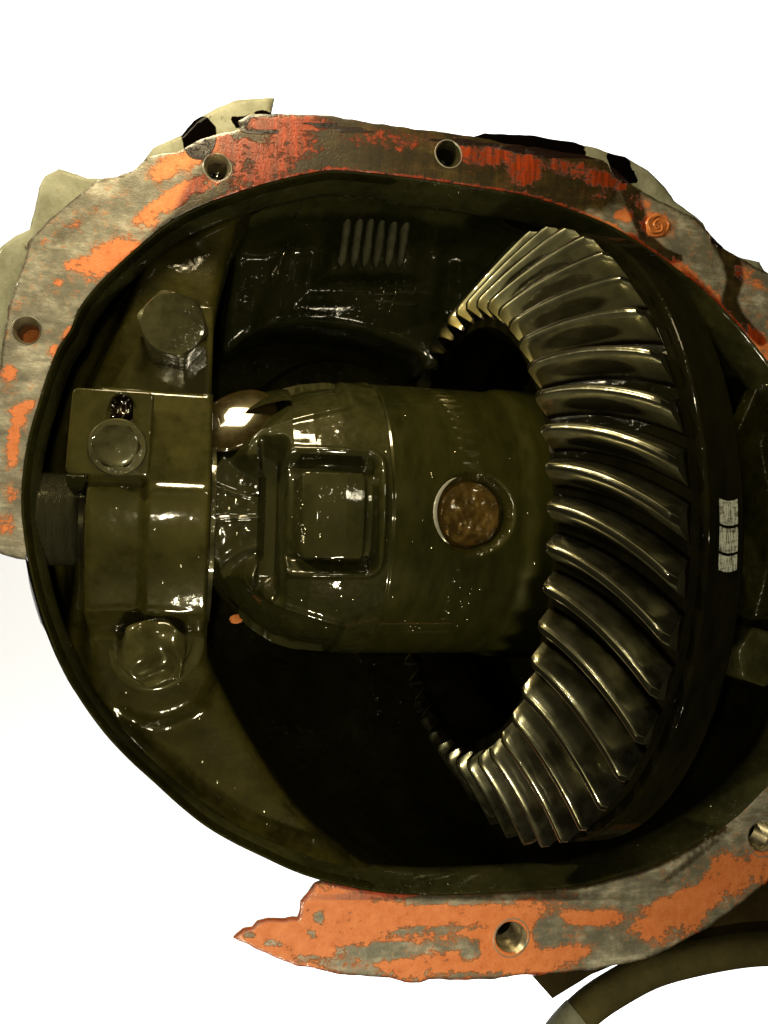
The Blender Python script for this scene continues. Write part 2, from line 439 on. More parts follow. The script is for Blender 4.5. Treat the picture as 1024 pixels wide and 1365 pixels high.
def face_mat():
    """machined cover face: steel, orange sealant remains, oil film, black oil runs"""
    m, nt, b, v, tc = mat_new('cover_face')
    def att(n):
        a = N(nt, 'ShaderNodeAttribute', attribute_name=n); return a.outputs['Fac']
    pa, oi, bk = att('sealant'), att('oil'), att('black')
    nbig = noise(nt, v, 0.02, 5, 0.65); nmid = noise(nt, v, 0.075, 5, 0.7); nfine = noise(nt, v, 0.35, 3, 0.6)
    scr0 = noise(nt, v, 0.05, 5, 0.75, (0.5, 1, 2.2)); smear = noise(nt, v, 0.028, 5, 0.7, (.7, 1, 1.3)); scr = mth(nt, 'ADD', mth(nt, 'MULTIPLY', scr0, .5), mth(nt, 'MULTIPLY', smear, .5))
    metal = ramp(nt, scr, [(0.38, (0.11, 0.102, 0.074)), (0.5, (0.26, 0.242, 0.185)), (0.62, (0.50, 0.47, 0.375))])
    metal = mixc(nt, ramp(nt, nbig, [(0.38, 0.0), (0.58, 0.85)]), metal, (0.10, 0.094, 0.068))
    metal = mixc(nt, ramp(nt, nmid, [(0.60, 0.0), (0.72, 0.6)]), metal, (0.40, 0.28, 0.12))
    orange = ramp(nt, nmid, [(0.3, (0.50, 0.125, 0.026)), (0.7, (0.64, 0.21, 0.07))])
    chipn = noise(nt, v, 0.13, 6, 0.8, (0.8, 1, 1.6))
    k = mth(nt, 'ADD', pa, mth(nt, 'MULTIPLY', mth(nt, 'SUBTRACT', nmid, 0.5), 1.7))
    k = mth(nt, 'ADD', k, mth(nt, 'MULTIPLY', mth(nt, 'SUBTRACT', chipn, 0.5), 1.9))
    k = mth(nt, 'ADD', k, mth(nt, 'MULTIPLY', mth(nt, 'SUBTRACT', nbig, 0.5), 0.8))
    km = ramp(nt, k, [(0.43, 0.0), (0.57, 1.0)])
    thin = ramp(nt, mth(nt, 'ADD', k, mth(nt, 'MULTIPLY', mth(nt, 'SUBTRACT', smear, .5), .8)), [(0.14, 0.0), (0.48, 0.62)])
    metal = mixc(nt, thin, metal, (0.40, 0.17, 0.07))
    c = mixc(nt, km, metal, orange)
    # translucent brown oil soaks both
    o = mth(nt, 'ADD', oi, mth(nt, 'MULTIPLY', mth(nt, 'SUBTRACT', nmid, 0.5), 0.5))
    of = ramp(nt, o, [(0.30, 0.0), (0.70, 1.0)])
    tint = mixc(nt, km, (0.16, 0.118, 0.034), (0.46, 0.17, 0.05))
    streak = noise(nt, v, 0.05, 4, 0.7, (2.2, 1, 0.25))
    tint = mixc(nt, ramp(nt, streak, [(0.38, 0.0), (0.62, 0.85)]), tint, (0.09, 0.065, 0.025))
    oiled = mixc(nt, 1.0, c, tint, 'MULTIPLY')
    c = mixc(nt, of, c, oiled)
    kb = ramp(nt, mth(nt, 'ADD', bk, mth(nt, 'MULTIPLY', mth(nt, 'SUBTRACT', nmid, 0.5), 0.35)), [(0.46, 0.0), (0.54, 1.0)])
    c = mixc(nt, kb, c, (0.008, 0.002, 0.0008))
    nt.links.new(c, b.inputs['Base Color'])
    rr = mixc(nt, km, (0.48, 0.48, 0.48), (0.62, 0.62, 0.62))
    rr = mixc(nt, of, rr, (0.38, 0.38, 0.38)); nt.links.new(rr, b.inputs['Roughness'])
    b.inputs['Metallic'].default_value = 0.0
    nt.links.new(mth(nt, 'MAXIMUM', mth(nt, 'MULTIPLY', of, 0.8), mth(nt, 'MULTIPLY', kb, 0.3)), b.inputs['Coat Weight'])
    b.inputs['Coat Roughness'].default_value = 0.08
    hh = mth(nt, 'ADD', mth(nt, 'MULTIPLY', km, 1.2), mth(nt, 'ADD', mth(nt, 'MULTIPLY', nfine, 0.5), mth(nt, 'MULTIPLY', scr, 0.6)))
    hh = mth(nt, 'ADD', hh, mth(nt, 'MULTIPLY', kb, 2.5))
    nt.links.new(bump(nt, hh, 0.7, 2.0), b.inputs['Normal'])
    nt.links.new(bump(nt, mth(nt, 'ADD', mth(nt, 'MULTIPLY', kb, 2.5), nmid), 0.6, 1.6), b.inputs['Coat Normal'])
    return m
M_face = face_mat()
def side_mat():
    m, nt, b, v, tc = mat_new('raw_casting_side')
    bk = N(nt, 'ShaderNodeAttribute', attribute_name='black').outputs['Fac']
    n1 = noise(nt, v, 0.018, 5, 0.6); n2 = noise(nt, v, 0.1, 5, 0.65); n3 = noise(nt, v, 0.12, 4, 0.6, (1, 1, 0.3))
    c = ramp(nt, n1, [(0.33, (0.13, 0.13, 0.085)), (0.66, (0.27, 0.275, 0.20))])
    c = mixc(nt, ramp(nt, n2, [(0.55, 0.0), (0.75, 0.7)]), c, (0.15, 0.14, 0.07))
    c = mixc(nt, ramp(nt, n3, [(0.66, 0.0), (0.70, 0.8)]), c, (0.05, 0.045, 0.03))
    kb = ramp(nt, mth(nt, 'ADD', bk, mth(nt, 'MULTIPLY', mth(nt, 'SUBTRACT', n2, 0.5), 0.3)), [(0.46, 0.0), (0.54, 1.0)])
    c = mixc(nt, kb, c, (0.0015, 0.001, 0.0008))
    nt.links.new(c, b.inputs['Base Color']); b.inputs['Roughness'].default_value = 0.55; b.inputs['Specular IOR Level'].default_value = .2
    nt.links.new(mth(nt, 'MULTIPLY', mth(nt, 'SUBTRACT', 1.0, kb), 0.2), b.inputs['Specular IOR Level'])
    nt.links.new(mth(nt, 'ADD', mth(nt, 'MULTIPLY', kb, 0.03), 0.03), b.inputs['Coat Weight'])
    nt.links.new(bump(nt, n2, 0.5, 2.0), b.inputs['Normal'])
    return m
M_side = side_mat()

# ================================================================== THE SETTING: backdrop
m, nt, b, v, tc = mat_new('white_backdrop'); b.inputs['Base Color'].default_value = (0.95, 0.95, 0.95, 1); b.inputs['Roughness'].default_value = 1
bd = obj('backdrop', [(-2600, 3800, -4100), (5200, 3800, -4100), (5200, 3800, 4100), (-2600, 3800, 4100)], [(0, 1, 2, 3)], m)
tag(bd, 'plain white backdrop behind the housing', kind='structure')

# ================================================================== AXLE HOUSING
INNER = [(63,500),(51,538),(41,572),(33,610),(29,651),(29,685),(32,712),(37,746),(43,774),(51,805),(62,838),(79,882),(103,927),(137,975),(171,1012),(205,1043),(239,1074),(273,1101),(308,1122),(349,1142),(390,1161),(425,1173),(456,1180),(495,1188),(534,1192),(580,1193),(624,1192),(663,1190),(722,1186),(780,1180),(819,1170),(858,1159),(897,1143),(937,1120),(976,1094),(1007,1065),(1050,1015),(1085,940),(1108,850),(1115,760),(1108,660),(1085,570),(1022,479),(976,424),(937,385),(897,354),(858,327),(819,303),(780,286),(741,272),(700,260),(652,252),(593,243),(534,235),(468,228),(437,227),(398,234),(352,245),(312,258),(273,272),(227,295),(191,323),(152,358),(129,381),(105,412),(94,440),(78,463)]
inner_s = smooth_poly(INNER, 7)
# outline of the machined face: from the lower left break round the top to the bottom break
OUT_TOP = [(37,748),(22,745),(0,738),(-45,740),(-52,650),(-48,560),(-20,510),(0,492),(4,451),(10,412),(20,381),(31,350),(37,323),(62,295),(94,268),(129,240),(156,235),(176,227),(195,210),(219,203),(242,200),(262,186),(289,178),(312,174),(322,170),(318,160),(332,152),(365,151),(433,153),(476,160),(534,168),(593,176),(640,183),(663,188),(726,198),(776,205),(804,213),(826,230),(845,246),(860,257),(897,276),(929,291),(944,307),(964,330),(983,342),(1022,362),(1110,430),(1185,560),(1210,720),(1190,900),(1130,1060),(1060,1140),(1022,1178),(976,1215),(937,1241),(897,1264),(858,1280),(800,1292),(750,1298),(702,1301),(660,1305),(624,1307),(572,1306),(560,1312),(540,1311),(519,1304),(456,1300),(417,1292),(378,1282),(339,1265),(312,1251),(323,1240),(335,1238),(343,1229),(359,1225),(380,1226),(398,1225),(401,1213),(402,1202),(411,1192),(417,1182),(424,1175)]
# inner edge of the face between the two breaks (going back anticlockwise over right, top, left)
ia = min(range(len(inner_s)), key=lambda i: (inner_s[i][0]-428)**2+(inner_s[i][1]-1174)**2)
ib = min(range(len(inner_s)), key=lambda i: (inner_s[i][0]-37)**2+(inner_s[i][1]-746)**2)
n = len(inner_s); seq = []
k = ia
while True:
    seq.append(inner_s[k % n])
    if k % n == ib: break
    k += 1
def rough_line(L, amp, seed):
    A = np.array(L); q = (vnoise(A, 14, seed)-.5)*2*amp; q2 = (vnoise(A, 14, seed+1)-.5)*2*amp
    return [(a+float(x), b_+float(y)) for (a, b_), x, y in zip(L, q, q2)]
top_d = dense(OUT_TOP, 6, closed=False)
top_d = rough_line(top_d[1:-1], 1.6, 3)
face_outline = top_d + seq[1:-1]
HOLES = [(290,223,17),(598,205,16),(36,441,19),(682,1250,21),(1018,1116,20)]
holes = [circle(x, y, r, 28) for x, y, r in HOLES]

housing = thing('axle_housing', (370, 60, 0), 'open cast axle housing with scraped orange sealant round its rim, full of gear oil', 'axle housing')
V, F, P2, D = plate(face_outline, holes, 5.5, bevel=1.8, to_world=surv(0), depth=7, insets=(0.4, 1.0))
face = obj('cover_face', V, F, M_face, housing, angle=40)

def blobfield(P, blobs, soft=0.35):
    out = np.zeros(len(P))
    for bl in blobs:
        x, y, rx, ry, ang, val = (list(bl)+[0, 1])[:6] if len(bl) < 6 else bl
        a = math.radians(ang); dx = P[:, 0]-x; dy = P[:, 1]-y
        u = (dx*math.cos(a)+dy*math.sin(a))/rx; w_ = (-dx*math.sin(a)+dy*math.cos(a))/ry
        r = np.sqrt(u*u+w_*w_); f = np.clip(1-(r-1+soft)/(2*soft), 0, 1)
        if val >= 0: out = np.maximum(out, f*val)
        else: out = out*(1-f*(-val))
    return out
def run(P, line, w0, w1):
    out = np.zeros(len(P)); n = len(line)-1
    for i in range(n):
        a, b_ = np.array(line[i], float), np.array(line[i+1], float); ab = b_-a
        t = np.clip(((P-a)@ab)/(ab@ab), 0, 1); d = np.hypot(*(P-(a+t[:, None]*ab)).T)
        wd = w0+(w1-w0)*(i+t)/n
        out = np.maximum(out, np.clip(1.5-d/wd, 0, 1))
    return out
SEAL = [(378,166,60,13,0,1),(300,196,26,20,20,.9),(242,215,36,15,-15,.8),(222,226,22,14,-30,.8),(275,243,34,12,-25,.8),(330,200,34,16,0,.8),(345,228,48,20,-12,.75),(385,192,40,24,0,.75),(235,262,34,13,-35,.85),(207,278,38,10,-35,.85),
        (150,342,42,22,-28,.95),(120,352,24,14,0,.8),(95,353,10,8,0,.7),(78,376,7,5,0,.8),(60,322,8,5,0,.6),(200,300,20,7,-35,.5),(100,300,12,5,-30,.4),
        (12,497,13,12,0,.9),(32,543,20,8,-25,.85),(18,590,9,34,5,.9),(25,560,12,10,0,.8),(8,700,14,16,0,.55),(92,447,7,14,25,.85),(72,466,7,9,20,.7),(14,660,10,10,0,.5),(38,455,10,5,0,.8),
        (520,185,80,14,5,.45),(650,207,55,14,5,.62),(700,226,22,24,60,.85),(760,224,44,12,8,.6),(800,238,22,12,10,.8),(680,250,18,12,0,.3),(826,246,14,9,20,.7),(831,288,12,9,0,1),(875,301,21,17,0,1),(856,272,16,7,20,.6),(920,366,34,6,45,.85),(950,392,22,5,45,.8),(1012,455,28,8,50,.85),(1000,375,26,8,30,.55),(990,362,14,7,20,.6),(845,322,8,12,0,.8),(800,262,14,7,10,.4),
        (480,1245,170,75,0,1),(640,1260,110,70,0,1),(350,1250,60,40,0,1),(560,1205,120,22,0,1),(515,1268,62,13,-3,-1),(600,1258,34,11,-5,-.9),(575,1240,70,7,-4,-.75),(628,1270,14,12,0,-.9),(470,1290,50,12,10,-.7),(640,1300,60,7,0,-.7),(425,1222,8,8,0,-.8),(362,1258,14,5,0,-.8),(407,1278,16,6,-10,-.8),(332,1246,9,6,0,-.8),(416,1245,6,8,0,-.6),(590,1200,90,6,0,-.8),
        (735,1245,24,24,0,-1),(800,1262,60,16,0,-1),(830,1240,60,10,0,-.9),(790,1222,45,14,0,.95),(895,1222,50,30,-20,1),(935,1190,60,26,-35,.95),(752,1272,38,12,-8,.9),(700,1288,60,9,0,.85),(975,1165,28,32,-40,.9),(1020,1150,30,30,0,.8),(845,1195,70,9,-14,-.9),(880,1290,50,10,-20,.5),(930,1165,22,9,-50,-.9),(862,1180,50,9,-20,-.8),(900,1240,22,8,-20,-.5)]
OILF = [(560,205,300,46,6,1),(430,212,160,62,-8,1),(690,235,150,40,12,1),(300,262,60,22,-25,.8),(250,285,70,12,-32,.75),(340,190,60,45,0,.8),(790,245,44,38,15,.85),(205,250,60,10,-30,.35),(100,300,60,12,-38,.4),(870,340,50,12,40,.8),(950,400,70,8,46,.7),(620,1196,260,7,0,.6),(930,1140,80,6,-38,.6)]
def fields(P):
    s = blobfield(P, SEAL); o = blobfield(P, OILF)
    d = seg_dist(P, inner_s)
    top = (P[:, 1] < 480) & (P[:, 0] > 280)
    s = np.maximum(s, np.where(top, np.clip(1.35-d/3.2, 0, 1)*0.95, 0))
    low = (P[:, 1] > 1100)
    s = np.where(low & (P[:, 0] > 560), s*np.clip(d/10-0.35, 0.25, 1), s)
    o = np.maximum(o, np.where(low, np.clip(1-d/9, 0, .8), 0))
    dout = seg_dist(P, OUT_TOP, False)
    o = np.maximum(o, np.clip(1-dout/7, 0, .62))
    o = np.maximum(o, run(P, [(832,236),(842,262),(852,290),(862,318),(880,335),(905,345)], 13, 6))
    o = np.maximum(o, run(P, [(965,325),(975,345),(980,372),(972,400),(985,425),(1015,455)], 15, 7))
    o = np.maximum(o, run(P, [(272,190),(285,215),(262,250),(250,280)], 12, 20)*0.7)
    bl = blobfield(P, [(266,186,22,27,10,1),(320,161,12,9,0,.9),(827,222,14,20,-20,1),(836,236,14,9,20,1),(958,322,17,10,40,.55),(452,170,60,6,8,.6),(620,190,60,5,6,.7),(730,203,70,7,6,.8)], 0.2)
    bl = np.maximum(bl, run(P, [(367,151),(335,154),(318,163),(322,172),(345,177),(370,176)], 4, 3))
    bl = np.maximum(bl, run(P, [(270,205),(276,222)], 9, 3)*.6)
    return s, o, bl
def add_fields(o, P2, ntot, black_only=False):
    s, oo, bl = fields(P2)
    for nme, arr in (('sealant', s), ('oil', oo), ('black', bl)):
        if black_only and nme != 'black': continue
        a = o.data.attributes.new(nme, 'FLOAT', 'POINT'); full = np.zeros(len(o.data.vertices)); full[:len(arr)] = arr
        a.data.foreach_set('value', full.astype(np.float32))
add_fields(face, P2, len(V))

# raw casting behind the face
B_OUT = [(30,735),(0,732),(-60,742),(-75,640),(-70,480),(-40,380),(0,327),(23,311),(39,303),(45,276),(51,248),(59,233),(78,222),(94,227),(117,235),(148,236),(176,228),(190,214),(203,194),(242,178),(258,159),(281,145),(312,131),(340,128),(367,129),(365,139),(363,152),(433,158),(476,164),(534,170),(593,178),(632,180),(647,174),(702,178),(769,187),(800,196),(835,207),(866,225),(890,248),(901,266),(940,295),(948,313),(968,330),(991,342),(1015,347),(1023,360),(1120,420),(1200,560),(1225,720),(1205,900),(1140,1065),(1060,1145),(1020,1176),(937,1236),(858,1275),(750,1293),(624,1300),(519,1298),(417,1287),(455,1280),(452,1250),(456,1215),(462,1190)]
b_d = rough_line(dense(B_OUT, 7, closed=False)[1:-1], 1.2, 9)
seq_off = [(x+(x-560)*0.012, y+(y-700)*0.012) for x, y in seq[8:-3]]
holes2 = []
for hx, hy, hr in HOLES:
    x, y, z = W(hx, hy, 0); c_ = prj(x, 17, z); holes2.append(circle(float(c_[0]), float(c_[1]), hr*.95, 20))
V, F, P3, D3 = plate(b_d+seq_off, holes2, 9, bevel=8, to_world=surv(17), depth=90,
                     height=lambda P, d: (vnoise(P, 20, 5)-.5)*3)
body = obj('casting_flange', V, F, M_side, housing, angle=50)
add_fields(body, P3, len(V), black_only=True)
# black oil on the casting strip
s, oo, bl = fields(P3)
bl = np.maximum(bl, blobfield(P3, [(705,190,76,14,5,1),(640,184,25,10,0,1),(266,180,24,26,10,1),(824,214,16,14,20,1)], .15))
full = np.zeros(len(body.data.vertices)); full[:len(bl)] = bl
body.data.attributes['black'].data.foreach_set('value', full.astype(np.float32))

# threaded holes
for hx, hy, hr in HOLES:
    x, y, z = W(hx, hy, 0); R = hr*float(unp(hx+1, hy, 0)[0]-unp(hx, hy, 0)[0])
    prof = [(-0.5, R*1.0), (6, R*.86), (9, R*.80)]
    for k in range(9): prof += [(12+k*5, R*.80), (14.5+k*5, R*.72)]
    prof += [(62, R*.7), (64, 0.01)]
    V, F = revolve(prof, 'Y', (x, 0.4, z), 32)
    dark = hx in (598,)
    prof = prof[:-2]
    V, F = revolve(prof, 'Y', (x, 0.4, z), 32)
    o = obj('threaded_hole', V, F, M_bolt if dark else M_hole, housing, angle=70)
    V, F = revolve([(50+(k_ % 2), R*.73*(1-k_/6)+.01) for k_ in range(7)], 'Y', (x, 0, z), 32)
    V2, F2 = revolve([(-.2, R*1.17), (-.9, R*1.12), (1.5, R*.98), (7, R*.85)], 'Y', (x, 0.4, z), 32)
    obj('countersink', V2, F2, M_scr, o, angle=80)
    obj('hole_floor', V, F, M_black if hx != 36 else M_chip, o)

# a filled hole: sealant smeared in a swirl
pc = W(876, 301, 0); V = []; nr2, na2 = 26, 60
for i in range(nr2):
    r = 21.5*(i/(nr2-1))+.01
    for k in range(na2):
        a = 2*math.pi*k/na2; ph = a+r*.62
        hgt = 2.2+0.75*math.cos(ph+.5*math.sin(2*a))*(r > 3)+.5*math.sin(3*a+r)-3.2*max(0, (r-18)/3.5)**2
        rr = r*(1+.06*math.sin(2*a)+.04*math.sin(5*a))
        V.append((pc[0]+rr*math.cos(a)*1.05, -hgt, pc[2]+rr*math.sin(a)*.95))
obj('sealant_plug', V, grid_faces(nr2, na2, closed_v=True), M_chip, housing, angle=80)

# the bowl
in_w = to_xz(smooth_poly(INNER, 12), 0)
CX, CZ = 400.0, -5.0
rings = [(0.5, 1.0), (3, .996), (10, .990), (26, .984), (44, .983), (60, .99), (90, 1.03), (170, 1.055), (300, 1.04), (420, .96), (500, .82), (560, .62), (600, .4), (615, .2), (620, .02)]
V = []
nb_ = len(in_w)
for yy, s in rings:
    for (x, z) in in_w:
        V.append((CX+(x-CX)*s, yy, CZ+(z-CZ)*s))
Va = np.array(V)
amp = np.clip((Va[:, 1]-70)/60, 0, 1)*7
Va[:, 1] += (vnoise(Va, 60, 11)-.5)*2*amp*(Va[:, 1] > 80); Va[:, 0] += (vnoise(Va, 45, 12)-.5)*amp; Va[:, 2] += (vnoise(Va, 45, 13)-.5)*amp
F = grid_faces(len(rings), nb_, closed_v=True)
bowl = obj('bowl', Va, F, M_bowl, housing, angle=80)
# rounded olive lip that runs round the opening
M_lip = oily('oily_lip', (0.013, 0.0135, 0.0045), (0.036, 0.035, 0.011), rough=0.42, cast=0.15, film=0.25, speck=0.4)
V = []
for yy, s in [(0.8, .9995), (2.5, .995), (6, .992), (14, .986), (24, .978), (34, .972), (48, .966), (62, .967), (70, .98)]:
    for (x, z) in in_w:
        ex = 0.35 if x < 0 else 1.0
        q = 1-(1-s)*(1.0 if x > 300 else 0.75)
        V.append((CX+(x-CX)*q, yy, CZ+(z-CZ)*q))
obj('lip', V, grid_faces(9, nb_, closed_v=True), M_lip, housing, angle=80)

# pedestal web under the left bearing: edge traced on its front plane
YW = 62
WEB_R = [(340,262),(320,290),(311,322),(301,360),(292,400),(285,450),(281,520),(280,600),(279,700),(278,800),(276,862),(284,888),(297,917),(318,958),(345,1003),(370,1042),(409,1090),(456,1130),(511,1164),(560,1180)]
web_r = to_xz(smooth_poly(WEB_R, 8, False), YW)
wl = to_xz([INNER[i] for i in range(24, -1, -1)]+[INNER[i] for i in range(len(INNER)-1, len(INNER)-10, -1)], 0)
web_l = smooth_poly([(400+(x-400)*.985, -5+(z+5)*.985) for x, z in wl], 9, False)
def web_h(Q, d):
    a, b_ = prj(Q[:, 0], np.full(len(Q), float(YW)), Q[:, 1]); P = np.stack([a, b_], 1)
    h = (vnoise(P, 90, 21)-.5)*16+(vnoise(P, 30, 22)-.5)*2
    dd = np.hypot((P[:, 0]-207), (P[:, 1]-850)*0.85); h += 30*(1-sstep(80, 105, dd))
    dd = np.hypot((P[:, 0]-225), (P[:, 1]-440)*0.9); h += 14*(1-sstep(60, 120, dd))
    di = seg_dist(P, inner_s)
    h += 5*np.exp(-(((P[:, 0]-270)*.8+(P[:, 1]-945)*.6)/30)**2-((-(P[:, 0]-270)*.6+(P[:, 1]-945)*.8)/14)**2)
    h += 24*(1-sstep(26, 44, di+8*(vnoise(P, 50, 4)-.5)))*sstep(860, 960, P[:, 1])
    # cut back beside the cap and up the left wall
    edge = np.interp(P[:, 1], [250, 330, 430, 520, 600, 780, 840, 900], [230, 205, 165, 120, 100, 100, 92, 40])
    h -= 75*(1-sstep(-26, 6, P[:, 0]-edge))
    return h
V, F, P4, D4 = plate(web_r+web_l, [], 8, bevel=14, to_world=flatY(YW), depth=420, height=web_h)
web = obj('pedestal', V, F, M_web, housing, angle=60)

# upper rear wall with the cast pocket and its ribs
RW = [(330,258),(398,240),(437,233),(500,238),(593,250),(652,259),(740,285),(840,345),(760,400),(700,430),(640,455),(575,492),(560,470),(500,446),(440,433),(380,432),(338,440),(300,460),(312,360)]
YR = 300
def rw_h(P, d):
    h = (vnoise(P, 80, 31)-.5)*12+(vnoise(P, 30, 32)-.5)*2
    # pocket
    bx = np.maximum(np.abs(P[:, 0]-500-(P[:, 1]-325)*-0.12)-58, np.abs(P[:, 1]-324)-40)
    h -= 30*(1-sstep(-10, 16, bx))
    rim = np.exp(-((bx-24)/12)**2); h += 11*rim
    # fold down the left side
    fl = P[:, 0]-(384-(P[:, 1]-330)*0.28); h -= 34*(1-sstep(-22, 10, fl+8*(vnoise(P, 22, 77)-.5)))
    h += 12*sstep(590, 615, P[:, 0])*(P[:, 1] < 420)
    return h
def rw_Y(py): return 255-165*np.clip(1-(py-232)/105, 0, 1)**1.3
def rw_world(P):
    Y = rw_Y(P[:, 1]+.10*(500-P[:, 0])*(P[:, 0] > 500))
    x, z = unp(P[:, 0], P[:, 1], Y); return x, z, Y
V, F, P5, D5 = plate(smooth_poly(RW, 9), [], 5, bevel=12, to_world=rw_world, depth=160, height=rw_h)
rearw = obj('rear_wall', V, F, M_rear, housing, angle=70)
M_rib = oily('oily_cast_rib', (0.08, 0.08, 0.045), (0.17, 0.165, 0.1), rough=0.4, cast=0.4, film=0.4, speck=0.5)
for k, px in enumerate((458, 474, 489, 504, 520, 536)):
    a = np.array(W(px+6, 289, float(rw_Y(289))+22)); b_ = np.array(W(px-3, 356, float(rw_Y(356))+22)); V = []
    nseg, ns = 14, 10
    for i in range(nseg):
        t = i/(nseg-1); e = (1-abs(2*t-1)**5)**.5 if 0 < t < 1 else 0.05
        c = a+(b_-a)*t; r = (7.6+rnd.uniform(-.8, .8)+math.sin(t*9+k)*.5)*max(e, .1)
        for j in range(ns):
            q = 2*math.pi*j/ns; V.append((c[0]+r*math.cos(q), c[1]+r*1.9*math.sin(q), c[2]))
    F = grid_faces(nseg, ns, closed_v=True)+[tuple(range(ns)), tuple(range((nseg-1)*ns, nseg*ns))]
    obj('casting_rib', V, F, M_rib, housing, angle=70)
# pinion nose deep in the bowl
V, F = revolve([(0, 60), (4, 150), (20, 178), (60, 190), (130, 196), (260, 205)], 'Y', W(450, 600, 400)[:1]+(395,)+(W(450, 600, 400)[2],), 60)
obj('pinion_boss', V, F, M_bowl, housing)

# ================================================================== bearing caps
AY, AZ = 100.0, 7.0     # axle centre line
def cap_height(P, d, x0):
    Z = P[:, 1]; X = P[:, 0]-x0
    zz = [-400, -255, -190, -150, -137, -124, -114, 52, 186, 195, 320, 400]
    yy = [50, 50, 44, 20, -10, -34, -46, -70, -36, 36, 42, 44]
    Y = np.interp(Z, zz, yy)
    arch = -76+(Z-14)**2/560
    q = sstep(-120, -108, Z)*(1-sstep(50, 54, Z)); Y = Y*(1-q)+arch*q
    Y = Y-2.6*np.exp(-((Z-53)/4.5)**2)*sstep(80, 90, X)-3.2*np.exp(-((Z+112+.0012*(X-60)**2)/4.5)**2)
    # left band is stepped back from the right band between the feet
    stepb = (1-sstep(70, 78, X))*sstep(-150, -110, Z)*(1-sstep(56, 66, Z))
    Y = Y+stepb*12
    return -Y
def cap_plate(x0, x1, zt=330):
    pl = [(x0+82, zt), (x1, zt), (x1, 60), (x1, -120), (x1, -150), (x1-4, -185), (x1-20, -222), (x1-52, -244), (x1-78, -247), (x0+48, -232), (x0+20, -195), (x0+6, -160), (x0, -120), (x0, 165), (x0+30, 225)]
    pl = dense(pl[:4], 6, False)[:-1]+dense(smooth_poly(pl[3:13], 6, False), 6, False)[:-1]+dense([pl[12], pl[13], pl[14], pl[0]], 6, False)[:-1]
    return pl
def make_cap(x0, x1, mat, label, grp):
    t = thing('bearing_cap', ((x0+x1)/2, 60, AZ-30), label, 'bearing cap', grp)
    pl = cap_plate(x0, x1)
    V, F, _, _ = plate(pl, [], 4.2, bevel=5, to_world=flatY(0), depth=70, height=lambda P, d: cap_height(P, d, x0)+(vnoise(P, 40, 3)-.5)*1.5)
    obj('cap_body', V, F, mat, t, angle=50)
    # inner bore lip seen past the right edge
    V, F = revolve([(0, 132), (0, 150), (3, 153), (9, 153), (9, 128)], 'X', (x1-1, AY, AZ), 90, -2.2, 2.2)
    obj('bore_lip', V, F, M_bolt, t)
    return t
xl0, xl1 = float(unp(116, 690, -40)[0]), float(unp(279, 690, -40)[0])
capL = make_cap(xl0, xl1, M_cap, 'olive oil-covered bearing cap at the left, with the slotted lock plate on it', 'bearing caps')

def hexbolt(name, c, R, h, mat, label=None, cat='bolt', group=None, rot=0, top=0.9, washer=0, parent=None, dome=2.0, lump=0.0):
    """c: centre of the under-side; the head rises towards -Y"""
    n = 72; V = []; ap = R*math.cos(math.pi/6)
    rh = []
    for k in range(n):
        a = 2*math.pi*k/n; q = (a+math.pi/6) % (math.pi/3)-math.pi/6
        r = ap/math.cos(q); rh.append(min(r, R*0.975))
    prof = [('h', 0), ('h', .3), ('h', .75), ('c', 0), ('t', 1.0)]+[('t', 1-.09*q_) for q_ in range(1, 11)]+[('t', .04), ('t', .001)]
    rc = ap*0.97*top/0.9
    for kind, q in prof:
        for k in range(n):
            a = 2*math.pi*k/n+rot
            if kind == 'h': r = rh[k]; y = h*q*.95
            elif kind == 'c': r = rh[k]; y = h-max(0, rh[k]-rc)*0.55-1.2
            else: r = rc*q if q < 1 else rc; y = h+dome*(1-q)**.5*.6
            if kind == 'h' and q == .75: y = min(y, h-max(0, rh[k]-rc)*0.55-2)
            V.append((c[0]+r*math.cos(a), c[1]-y, c[2]+r*math.sin(a)))
    F = grid_faces(len(prof), n, closed_v=True)
    if lump:
        A_ = np.array(V); q = (vnoise(A_, 30, 61)-.5)*2*lump; A_[:, 1] += q; A_[:, 0] += (vnoise(A_, 30, 62)-.5)*lump; V = A_
    if parent is None:
        t = thing(name, c, label, cat, group)
    else: t = parent
    obj('head', V, F, mat, t, angle=75 if lump > 2 else 28)
    # shank below the head
    V, F = revolve([(6, R*.5), (40, R*.5), (42, R*.4)], 'Y', c, 32); obj('shank', V, F, mat, t)
    if washer:
        V, F = revolve([(0, R*1.22), (-washer*.6, R*1.22), (-washer, R*1.16), (-washer, R*.8)], 'Y', c, 48)
        obj('washer_face', V, F, mat, t)
    return t
bt = W(231, 431, -56); hexbolt('cap_bolt', (bt[0], 36, bt[2]), 49, 92, M_bolt, 'large hex bolt head at the upper left, standing above the lock plate', 'bolt', 'bearing cap bolts', rot=math.radians(20), lump=.8)
bt = W(205, 868, -48); hexbolt('cap_bolt', (bt[0], 44, bt[2]-2), 50, 90, M_wet, 'large hex bolt head at the lower left, drowned in glossy oil', 'bolt', 'bearing cap bolts', rot=math.radians(-12), lump=11)

